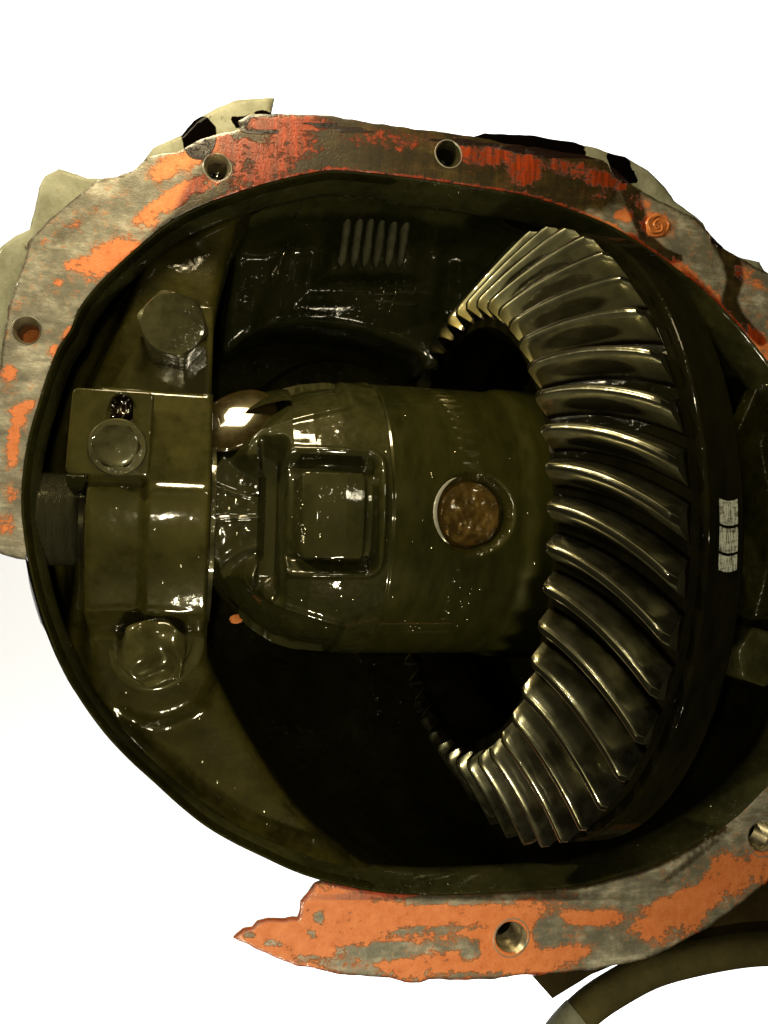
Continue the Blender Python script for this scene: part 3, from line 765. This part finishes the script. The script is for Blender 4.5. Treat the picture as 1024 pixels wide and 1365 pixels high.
# lock plate and its bolt
def lock():
    Yp = -66
    pl = to_xz([(97,516),(206,523),(199,638),(86,632)], Yp)
    # round the corners a little
    P = np.array(pl); out = []
    for i in range(4):
        p, a, b_ = P[i], P[i-1], P[(i+1) % 4]; r = 9
        ua = (a-p)/np.linalg.norm(a-p); ub = (b_-p)/np.linalg.norm(b_-p)
        for t in (0, .25, .5, .75, 1): out.append(tuple((p+ua*r)*(1-t)**2+2*p*t*(1-t)+(p+ub*r)*t*t))
    outl = dense(out, 4)
    sc = []
    for a in range(0, 181, 20): sc.append((163+15*math.cos(math.radians(a)), 540-15*math.sin(math.radians(a))))
    for a in range(180, 361, 20): sc.append((160+15*math.cos(math.radians(a)), 604-15*math.sin(math.radians(a))))
    slot = to_xz(sc, Yp)
    t = thing('lock_plate', W(150, 580, Yp), 'flat square lock plate with a rounded slot, clamped over the left bearing cap', 'lock plate')
    V, F, _, _ = plate(outl, [slot], 5, bevel=3, to_world=flatY(Yp), depth=13)
    # back of the sheet
    obj('plate_body', V, F, M_cap, t, angle=45)
    sx, sz = (float(q) for q in unp(162, 556, Yp)); g = np.linspace(-1, 1, 22)
    V = [(sx+a*19, Yp+9-float(7*math.exp(-((a-.1)**2+(b_-.1)**2)*3)), sz+b_*34) for a in g for b_ in g]
    V = np.array(V); V[:, 1] += (vnoise(V, 7, 71)-.5)*9
    obj('slot_dark', V, grid_faces(22, 22), M_black, t, angle=80)  # bumpy black sheet in place of the slot's dark pit
    # finger bent down into the adjuster
    V = []
    xa, za = [float(c) for c in unp(88, 630, Yp)]; xb, zb = [float(c) for c in unp(112, 633, Yp)]
    prof = [(Yp+3, 0), (Yp, -4), (Yp+3, -9), (Yp+18, -16), (Yp+60, -22), (Yp+100, -26)]
    for (yy, dz) in prof:
        for (x, dzz) in ((xa, 0), (xb, 0), (xb, 12), (xa, 12)): V.append((x, yy, za+dz+dzz))
    obj('finger', V, grid_faces(len(prof), 4, closed_v=True), M_bowl, t, angle=40)
    return Yp
YP = lock()
bt = W(155, 594, YP-24); hexbolt('lock_bolt', (bt[0], YP-1, bt[2]), 31, 24, M_bolt, 'small hex bolt in the slot of the lock plate', 'bolt', rot=math.radians(30), top=.93, washer=4)

# threaded adjuster left of the cap
xa, xb = float(unp(52, 690, 30)[0]), float(unp(104, 690, 30)[0])
prof = [(xa-20, 20), (xa-20, 66)]
x = xa-18
while x < xb: prof += [(x, 68.4), (x+1.1, 67)]; x += 2.2
prof += [(xb, 69), (xb+10, 69)]
V, F = revolve(prof, 'X', (0, AY, AZ), 72)
o = obj('adjuster_nut', V, F, M_thread, None, angle=70); origin_to(o, (xa, AY, AZ)); tag(o, 'finely threaded dark adjuster nut left of the bearing cap', 'adjuster nut')

# bearing behind the left cap
def bearing(x0, x1, label):
    t = thing('side_bearing', ((x0+x1)/2, AY, AZ), label, 'bearing', 'carrier bearings')
    V, F = revolve([(x0, 95), (x0, 128), (x0+4, 132), (x1-4, 132), (x1, 128), (x1, 95)], 'X', (0, AY, AZ), 90); obj('outer_race', V, F, M_bolt, t)
    V, F = revolve([(x0-6, 60), (x0-6, 90), (x0, 94), (x1+4, 100), (x1+10, 96), (x1+10, 60)], 'X', (0, AY, AZ), 90); obj('inner_race', V, F, M_race, t)
    return t
bearing(xl0-4, xl1-30, 'tapered carrier bearing held under the left cap')

# ================================================================== DIFFERENTIAL CASE
AZG = AZ; AZ = AZ+17
case = thing('differential_case', (300, AY, AZ), 'oily round differential case across the middle, with a square boss and a pin hole', 'differential case')
def Xn(px, Y=-100): return float(unp(px, 690, Y)[0])
pr_px = [(276, 96, 10), (283, 102, 0), (290, 108, -5), (300, 120, -15), (315, 136, -30), (335, 156, -50), (360, 176, -75), (390, 193, -92), (420, 202, -100), (460, 207, -105), (515, 208, -108), (560, 209, -108), (640, 209, -108), (700, 209, -108), (716, 209, -108)]
prX = np.array([Xn(p, y) for p, r, y in pr_px]); prR = np.array([r for p, r, y in pr_px])*1.03
XA, XB = prX[0], prX[-1]+70
def px_box(P, x0, x1, y0, y1, Y, s=3.0):
    (a, zt), (b_, _) = (tuple(float(q) for q in unp(x0, y0, Y)), tuple(float(q) for q in unp(x1, y0, Y)))
    zb = float(unp(x0, y1, Y)[1])
    dx = np.maximum(a-P[:, 0], P[:, 0]-b_); dz = np.maximum(zb-P[:, 1], P[:, 1]-zt)
    d = np.where((dx > 0) & (dz > 0), np.hypot(dx, dz), np.maximum(dx, dz))
    return d
def rbox(P, x0, x1, y0, y1, Y, r):
    return px_box(P, x0+r, x1-r, y0+r, y1-r, Y)-r*1.08
def case_part(name, X0, X1, mat, dx, cast):
    nx = max(3, int((X1-X0)/dx)); xs = np.linspace(X0, X1, nx)
    an = np.concatenate([np.linspace(-math.pi, -1.5, 40, endpoint=False), np.linspace(-1.5, 1.5, 330 if cast else 240), np.linspace(1.5, math.pi, 40, endpoint=False)[1:]])
    XX, AA = np.meshgrid(xs, an, indexing='ij'); X = XX.ravel(); A = AA.ravel()
    R = np.interp(X, prX, prR)
    near = np.cos(A) > 0
    Z = R*np.sin(A)+AZ
    P = np.stack([X, Z], 1)
    dr = np.zeros(len(X))
    if cast:
        rx = np.concatenate([P, (R*np.cos(A))[:, None]], 1)
        dr += (vnoise(rx, 40, 41)-.5)*5+(vnoise(rx, 7, 42)-.5)*.5
        # square pocket with raised pad
        d1 = rbox(P, 386, 504, 604, 758, -100, 13); d2 = rbox(P, 402, 486, 628, 744, -100, 7)
        pocket = (1-sstep(-5, 4, d1)); pad = (1-sstep(-3, 7, d2))
        dr = dr*(1-.75*pocket*pad)
        dr += np.where(near, -24*pocket+28*pocket*pad, 0)
        # bead round the pocket
        dr += np.where(near, 4*np.exp(-((d1-7)/4)**2), 0)
        # flat neck panel with a step before the pocket
        ca = np.maximum(np.cos(A), .25)
        zr = [float(unp(300, y_, -5)[1]) for y_ in (650, 692, 748)]
        rip = sum(3.2*np.exp(-((Z-z_)/4)**2) for z_ in zr)
        d3 = rbox(P, 278, 352, 608, 768, -5, 8); neck = (1-sstep(-7, 3, d3))*near
        d4 = rbox(P, 349, 382, 582, 802, -60, 8); gro = (1-sstep(-6, 4, d4))*near*(1-neck)
        tgt_n = 104/ca+rip+(vnoise(rx, 16, 47)-.5)*2; tgt_g = 112/ca
        dr = dr*(1-neck)+np.minimum(tgt_n-R, 14)*neck
        dr = dr*(1-gro)+np.minimum(tgt_g-R, 0)*gro
        # ridges: crescent edges of the side windows
        for zz, sg in ((1, 1), (-1, -1)):
            xr = (X-Xn(330, -50))/(Xn(478, -100)-Xn(330, -50))
            edge = 92+66*np.sqrt(np.clip(xr, 0, 1.0)); band = (sg*(Z-AZ)-edge)
            m = (xr > 0) & (xr < 1.02) & near
            dr += np.where(m, -12*sstep(0, 8, band)*(1-sstep(.92, 1.0, xr)), 0)
            dr += np.where(m, 4*np.exp(-((band+3)/4)**2)*(1-sstep(.9, 1.0, xr)), 0)
        # deep cut at the top left where the race shows
        cut = sstep(1.0, 1.15, A)*(1-sstep(1.9, 2.1, A))*(1-sstep(Xn(335, 0), Xn(385, 0), X))
        dr -= 30*cut
    else:
        dr += np.where(X < X0+3, -1.5, 0)
        hx, hz = unp(630, 685, -104); d = np.hypot(X-float(hx), (Z-float(hz)))
        rr = 55.5
        dr += np.where(near, -38*(1-sstep(rr-1.5, rr+1.0, d)), 0)
        dr += np.where(near, -1.5*(1-sstep(rr+1, rr+6, d))*(d > rr-1), 0)
        # shoulder at the gear flange
        dr += 6*sstep(Xn(690), Xn(716), X)
    Rr = R+dr
    V = np.stack([X, AY-Rr*np.cos(A), AZ+Rr*np.sin(A)], 1)
    F = grid_faces(nx, len(an), closed_v=True)
    return obj(name, V, F, mat, case, angle=50)
case_part('cast_shell', XA, Xn(519), M_cast, 1.7, True)
case_part('machined_barrel', Xn(519)+.6, XB, M_case, 1.7, False)
# differential pin end in its hole
hx, hz = (float(q) for q in unp(630, 685, -104))
def pin():
    n, V, F = 30, [], []
    rs = np.linspace(0.01, 52.5, 28); na = 72
    P = np.array([(hx+2+r*math.cos(2*math.pi*k/na), hz+r*math.sin(2*math.pi*k/na)) for r in rs for k in range(na)])
    r = np.hypot(P[:, 0]-hx-2, P[:, 1]-hz)
    Y = -87+(vnoise(P, 18, 51)-.5)*6+(vnoise(P, 6, 52)-.5)*2.5+sstep(44, 52, r)*9
    V = np.stack([P[:, 0], Y, P[:, 1]], 1)
    M_pin = oily('burnt_pin_end', (0.05, 0.030, 0.007), (0.11, 0.065, 0.015), rough=0.35, metal=0.3, film=0.6, speck=0.3, big=.04)
    o = obj('pin_end', V, grid_faces(len(rs), na, closed_v=True), M_pin, case)
    # worn bright crescent chamfer of the bore
    V = []; na = 40
    for k in range(na):
        a = math.radians(118+112*k/(na-1)); wd = 5.5*math.sin(math.pi*k/(na-1))**.6+.2
        for q, dy in ((0, -1), (wd*.5, -1.6), (wd, -1)):
            rr = 56+q; X = hx+rr*math.cos(a); Z = hz+rr*math.sin(a)
            Rl = 215; Y = AY-math.sqrt(Rl*Rl-(Z-AZ)**2)+dy
            V.append((X, Y, Z))
    obj('bore_chamfer', V, grid_faces(na, 3), M_scr, case)
pin()
# polished rounded shoulder that shows in the cut at the upper left
V, F = revolve([(Xn(284, 30), 120), (Xn(292, 30), 140), (Xn(305, 30), 158), (Xn(325, 30), 176), (Xn(345, 30), 188), (Xn(368, 30), 196), (Xn(380, 30), 197)], 'X', (0, AY, AZ), 100, 1.0, 3.6)
obj('inner_shoulder', V, F, M_cast, case)
cl = np.array(W(316, 560, 14)); nn = np.array((-.13, -.87, .47)); nn /= np.linalg.norm(nn)  # lobe added and tilted to mirror the inspection lamp as a glint
ta = np.array((.72, 0, .69)); ta -= nn*(ta@nn); ta /= np.linalg.norm(ta); tb = np.cross(nn, ta)
V = []
for i in range(24):
    th = math.pi*i/23
    for k in range(40):
        q = 2*math.pi*k/40
        V.append(tuple(cl+ta*66*math.sin(th)*math.cos(q)+tb*46*math.sin(th)*math.sin(q)+nn*9*math.cos(th)))
obj('glint_lobe', V, grid_faces(24, 40, closed_v=True), M_race, case, angle=80)

# ================================================================== RING GEAR
AZ = AZG
NT = 46
TX, TR, HX, HR = 434.0, 368.0, 531.0, 497.0
gear = thing('ring_gear', (560, AY, AZ), 'big steel ring gear with slanting teeth, upright at the right', 'ring gear')
dX, dR = HX-TX, HR-TR; L = math.hypot(dX, dR); nx_, nr_ = -dR/L, dX/L      # outward normal of the tooth band in (X,R)
H0, H1 = 36.0, 50.0
prof = [(TX+95, 300), (TX-nx_*H0+8, 330), (TX-nx_*H0, TR-nr_*H0-12), (TX-nx_*H0, TR-nr_*H0)]
for k in range(1, 8):
    t = k/8; prof.append((TX+dX*t-nx_*(H0+(H1-H0)*t), TR+dR*t-nr_*(H0+(H1-H0)*t)))
XO, RO = 579.0, 487.0
prof += [(HX-nx_*H1, HR-nr_*H1), (HX-nx_*H1+12, HR-nr_*H1+2), (XO+4, RO-26), (XO-1, RO-10), (XO-1.5, RO-4), (XO, RO-1), (XO+1.5, RO), (XO+45, RO), (XO+50, RO-5), (XO+52, 330)]
V, F = revolve(prof, 'X', (0, AY, AZ), 240)
obj('gear_blank', V, F, M_gear, gear, angle=30)
# one tooth
def tooth_mesh():
    nu = 26
    # cross section: (side coordinate -1..1 scaled by local half width, height 0..1, v)
    fl = [(1.0, -0.06, 0.0), (.96, .02, .05), (.86, .14, .18), (.72, .36, .40), (.53, .62, .64), (.36, .85, .86), (.25, .955, .97), (.16, .99, 1.5)]
    sec = [(-a, b_, c) for a, b_, c in fl]+[(-.08, 1.0, 2.0), (.08, 1.0, 2.0)]+[(a, b_, 1.5 if c > 1 else -c) for a, b_, c in reversed(fl)]
    V, UV = [], []
    for i in range(nu):
        t = i/(nu-1)
        # ends: chamfered toe and heel
        e = min(1.0, 0.80+0.2*min(t/0.05, (1-t)/0.045)) if (t < .05 or t > .955) else 1.0
        x = TX+dX*t; r = TR+dR*t; h = (H0+(H1-H0)*t)
        half = math.pi*r/NT*(0.84-.04*t)
        tw = math.radians(1.5-11.0*t**1.35)
        for (s, hh, v_) in sec:
            hgt = h*hh*(e if hh > 0 else 1)
            X = x+nx_*(hgt-h); Rr = r+nr_*(hgt-h)
            a = tw+s*half/r*(1.0 if hh < .9 else 1.0)
            V.append((X, -Rr*math.cos(a), Rr*math.sin(a))); UV.append((t, v_))
    ns = len(sec)
    F = grid_faces(nu, ns)
    F += [tuple(range(ns)), tuple(range((nu-1)*ns, nu*ns))[::-1]]
    me = bpy.data.meshes.new('tooth')
    me.from_pydata([tuple(np.array(p)*U) for p in V], [], F)
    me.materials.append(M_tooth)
    me.polygons.foreach_set('use_smooth', [True]*len(me.polygons)); me.set_sharp_from_angle(angle=math.radians(30))
    ul = me.uv_layers.new(name='tooth')
    for lp in me.loops: ul.data[lp.index].uv = UV[lp.vertex_index]
    me.update(); return me
tm = tooth_mesh()
# tooth centre lines: angle measured from the camera side, upwards
PH0 = math.radians(297-270)
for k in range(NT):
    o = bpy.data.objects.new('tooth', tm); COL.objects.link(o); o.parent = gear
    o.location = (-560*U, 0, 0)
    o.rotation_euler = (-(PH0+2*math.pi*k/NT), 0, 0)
# reflection on the outer band, painted as pale streaked patches
def paint_reflection(a0, a1):
    m, nt, b, v, tc = mat_new('painted_reflection')
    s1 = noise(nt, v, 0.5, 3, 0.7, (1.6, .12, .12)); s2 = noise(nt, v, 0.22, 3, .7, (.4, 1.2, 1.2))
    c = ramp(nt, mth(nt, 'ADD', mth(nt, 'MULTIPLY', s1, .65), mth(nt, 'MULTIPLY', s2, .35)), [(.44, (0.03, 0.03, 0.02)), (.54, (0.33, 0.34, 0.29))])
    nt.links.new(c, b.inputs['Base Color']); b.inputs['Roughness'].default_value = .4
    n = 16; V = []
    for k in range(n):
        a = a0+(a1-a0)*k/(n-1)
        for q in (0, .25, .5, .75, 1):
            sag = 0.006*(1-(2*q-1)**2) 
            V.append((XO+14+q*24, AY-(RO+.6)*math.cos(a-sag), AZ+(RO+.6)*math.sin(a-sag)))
    obj('painted_reflection', V, grid_faces(n, 5), m, gear)
for a0, a1 in ((.092, .034), (.027, -.030), (-.037, -.074)): paint_reflection(a0, a1)

# ================================================================== right bearing cap and its bolt
XR0 = float(unp(990, 690, 0)[0])
capR = make_cap(XR0, XR0+160, M_bowl, 'dark right bearing cap, half hidden behind the ring gear', 'bearing caps')
bt = W(1014, 876, -40); hexbolt('cap_bolt', (bt[0], 30, bt[2]), 50, 74, M_lip, 'oily hex bolt head cut off by the right edge of the photo', 'bolt', 'bearing cap bolts', rot=math.radians(12), lump=5)

# ================================================================== bracket and hose under the housing
V, F, _, _ = plate(dense([(700,1290),(738,1333),(790,1300),(860,1270),(960,1250),(1040,1246),(1040,1160),(900,1200)], 8), [], 12, bevel=5, to_world=surv(130), depth=60, height=lambda P, d: (vnoise(P, 25, 3)-.5)*5)
o = obj('bracket', V, F, M_brown, None, angle=40); origin_to(o, W(860, 1280, 130)); tag(o, 'dark brown bracket under the lower right of the housing, behind the hose', 'bracket')
def tube(path, r, n=20):
    P = np.array(path); V = []
    for i in range(len(P)):
        t = P[min(i+1, len(P)-1)]-P[max(i-1, 0)]; t /= np.linalg.norm(t)
        a = np.cross(t, (0, 1, 0)); a /= np.linalg.norm(a); b_ = np.cross(t, a)
        rr = r[i] if hasattr(r, '__len__') else r
        for k in range(n):
            q = 2*math.pi*k/n; V.append(tuple(P[i]+rr*(a*math.cos(q)+b_*math.sin(q))))
    return V, grid_faces(len(P), n, closed_v=True)
hp = smooth_poly([(1120,1262),(1040,1264),(990,1266),(930,1276),(870,1292),(820,1318),(785,1342),(755,1372),(735,1400)], 9, False)
path = [W(a, b_, 110) for a, b_ in hp]
V, F = tube(path, 29)
hs = thing('hose', path[-1], 'thick dusty brown hose curving under the lower right of the housing', 'hose')
obj('hose_wall', V, F, M_hose, hs)
ii = len(path)-5
V, F = tube(path[ii-3:], [30.5]*len(path[ii-3:])); obj('sleeve', V, F, M_side, hs)

# ================================================================== sealant crumbs
def chip(px, py, Y, r, label):
    c = W(px, py, Y); V = []; n, mseg = 10, 7
    for i in range(mseg):
        th = math.pi*i/(mseg-1)
        for k in range(n):
            a = 2*math.pi*k/n; rr = r*(1+rnd.uniform(-.3, .3))
            V.append((c[0]+rr*math.sin(th)*math.cos(a)*1.3, c[1]-rr*.4*math.cos(th), c[2]+rr*math.sin(th)*math.sin(a)))
    o = obj('sealant_crumb', V, grid_faces(mseg, n, closed_v=True), M_chip, None, angle=60); origin_to(o, c)
    tag(o, label, 'sealant crumb', 'crumbs of orange sealant')
chip(315, 826, 20, 6.5, 'small orange crumb of sealant below the neck of the differential case')
chip(262, 1085, 30, 6, 'tiny orange crumb of sealant on the lower left lip of the housing')

# ================================================================== oil menisci; glints modelled as trickles, droplets
from mathutils.bvhtree import BVHTree
def bvh_of(o):
    off = world_loc(o)
    return BVHTree.FromPolygons([v.co+off for v in o.data.vertices], [tuple(p.vertices) for p in o.data.polygons])
def find(name, n=0):
    return bpy.data.objects[name if n == 0 else '%s.%03d' % (name, n)]
def ring(parent, c, R, r, mat=M_wet):
    V, n, k_ = [], 72, 9
    for i in range(n):
        a = 2*math.pi*i/n; rr = R*(1+.03*math.sin(3*a+1)); h = r*(1+.2*math.sin(2*a))
        for k in range(k_):
            q = math.pi*k/(k_-1); x = rr+r*1.6*math.cos(q)
            V.append((c[0]+x*math.cos(a), c[1]-h*math.sin(q)**.8+1, c[2]+x*math.sin(a)))
    obj('oil_ring', V, grid_faces(n, k_, closed_u=True), mat, parent, angle=80)
def glint_specks(target, spots, parent, r0=1.1, r1=2.2):
    r0 *= .75; r1 *= 1.1
    b = bvh_of(target); V, F = [], []
    for x, z in spots:
        hit, nrm, idx, dist = b.ray_cast(Vector((x*U, -0.2, z*U)), Vector((0, 1, 0)))
        if hit is None: continue
        c = np.array(hit)/U; nn = np.array(nrm); nn /= np.linalg.norm(nn)
        if nn[1] > 0: nn = -nn
        t1 = np.cross(nn, (0, 0, 1.)); t1 /= max(np.linalg.norm(t1), 1e-6); t2 = np.cross(nn, t1)
        r = rnd.uniform(r0, r1); s_ = len(V); st = rnd.uniform(.8, 1.6)
        for i in range(4):
            th = math.pi/2*i/3.0
            for k in range(7):
                q = 2*math.pi*k/7
                V.append(tuple(c+r*(math.cos(th)*(math.cos(q)*t1+st*math.sin(q)*t2)+.22*math.sin(th)*nn)))
        for i in range(3):
            for k in range(7): F.append((s_+i*7+k, s_+i*7+(k+1) % 7, s_+(i+1)*7+(k+1) % 7, s_+(i+1)*7+k))
    if V:
        o = obj('oil_glint_specks', V, F, M_oil_glint, parent, angle=80); tag(o, kind='stuff')
M_oil_glint = oily('painted_oil_glint', (0.55, 0.52, 0.36), (0.8, 0.78, 0.6), rough=0.25, metal=1.0, film=0.0, coat=.5, coat_rough=0.15)  # bright metal colour standing in for glints on the oil
def spots(n, x0, x1, y0, y1, Y):
    out = []
    for _ in range(n):
        x, z = unp(rnd.uniform(x0, x1), rnd.uniform(y0, y1), Y); out.append((float(x), float(z)))
    return out
def cluster(n, cx, cy, sx, sy, Y):
    return [tuple(float(q) for q in unp(rnd.gauss(cx, sx), rnd.gauss(cy, sy), Y)) for _ in range(n)]
glint_specks(find('machined_barrel'), spots(26, 525, 710, 545, 860, -90)+cluster(8, 570, 845, 5, 5, -90)+cluster(7, 605, 800, 18, 8, -90), case, .9, 1.6)
glint_specks(find('cast_shell'), spots(40, 290, 515, 560, 850, -80)+[tuple(float(q) for q in unp(400+rnd.gauss(0, 3), rnd.uniform(655, 745), -90)) for _ in range(22)], case, .9, 1.9)
glint_specks(find('pedestal'), spots(30, 130, 480, 900, 1160, 60), housing, .9, 1.8)
glint_specks(find('lip'), [(400+(x-400)*q_, z*q_) for (x, z), q_ in ((rnd.choice(in_w), rnd.uniform(.968, .996)) for _ in range(40))], housing, .6, 2.2)
glint_specks(find('rear_wall'), spots(22, 345, 640, 275, 430, 300)+cluster(6, 518, 400, 14, 12, 300)+cluster(6, 380, 345, 6, 26, 300), housing, .7, 1.8)
glint_specks(find('bowl'), cluster(90, 860, 1100, 26, 14, 120)+cluster(9, 508, 950, 3, 34, 500)+cluster(7, 535, 960, 12, 14, 500), housing, .7, 1.9)
capb = find('cap_body'); glint_specks(capb, spots(7, 125, 270, 640, 930, -60), capL, .9, 1.7)
# menisci round the lower cap bolt and the top one
c1 = find('cap_bolt', 1); cc = np.array(c1.location)/U
ring(c1, (cc[0], cc[1]-14, cc[2]), 58, 6)
# highlight streaks down the rear wall, modelled as bright metal threads
def glint_streak(pts, Y, r, parent, target):
    b = bvh_of(target); P = []
    for p in smooth_poly(pts, 4, False):
        x, z = (float(q) for q in unp(p[0], p[1], Y)); hit = b.ray_cast(Vector((x*U, -0.2, z*U)), Vector((0, 1, 0)))[0]
        y = hit[1]/U if hit else Y
        P.append((x+rnd.uniform(-1.5, 1.5), y-r*.3, z))
    rr = [.55*r*rnd.choice((.15, .3, .8, 1.3))*rnd.uniform(.6, 1.2) for _ in P]; rr[0] = rr[-1] = .3
    V, F = tube(P, rr, 8); obj('highlight_streak', V, F, M_oil_glint, parent, angle=80)
M_glint = oily('thick_oil', (0.03, 0.028, 0.012), (0.06, 0.055, 0.025), rough=0.15, film=0.4, coat_rough=0.05, spec=.5)
rw = find('rear_wall')
for pts, r in (([(390,304),(384,318),(377,335),(368,356),(362,372),(360,390)], 3.6), ([(384,330),(374,350),(366,375)], 2.5), ([(507,372),(503,396),(497,416)], 2.2), ([(519,385),(517,402),(510,424)], 3.0), ([(543,392),(540,404)], 2.2)):
    glint_streak(pts, 300, r, housing, rw)
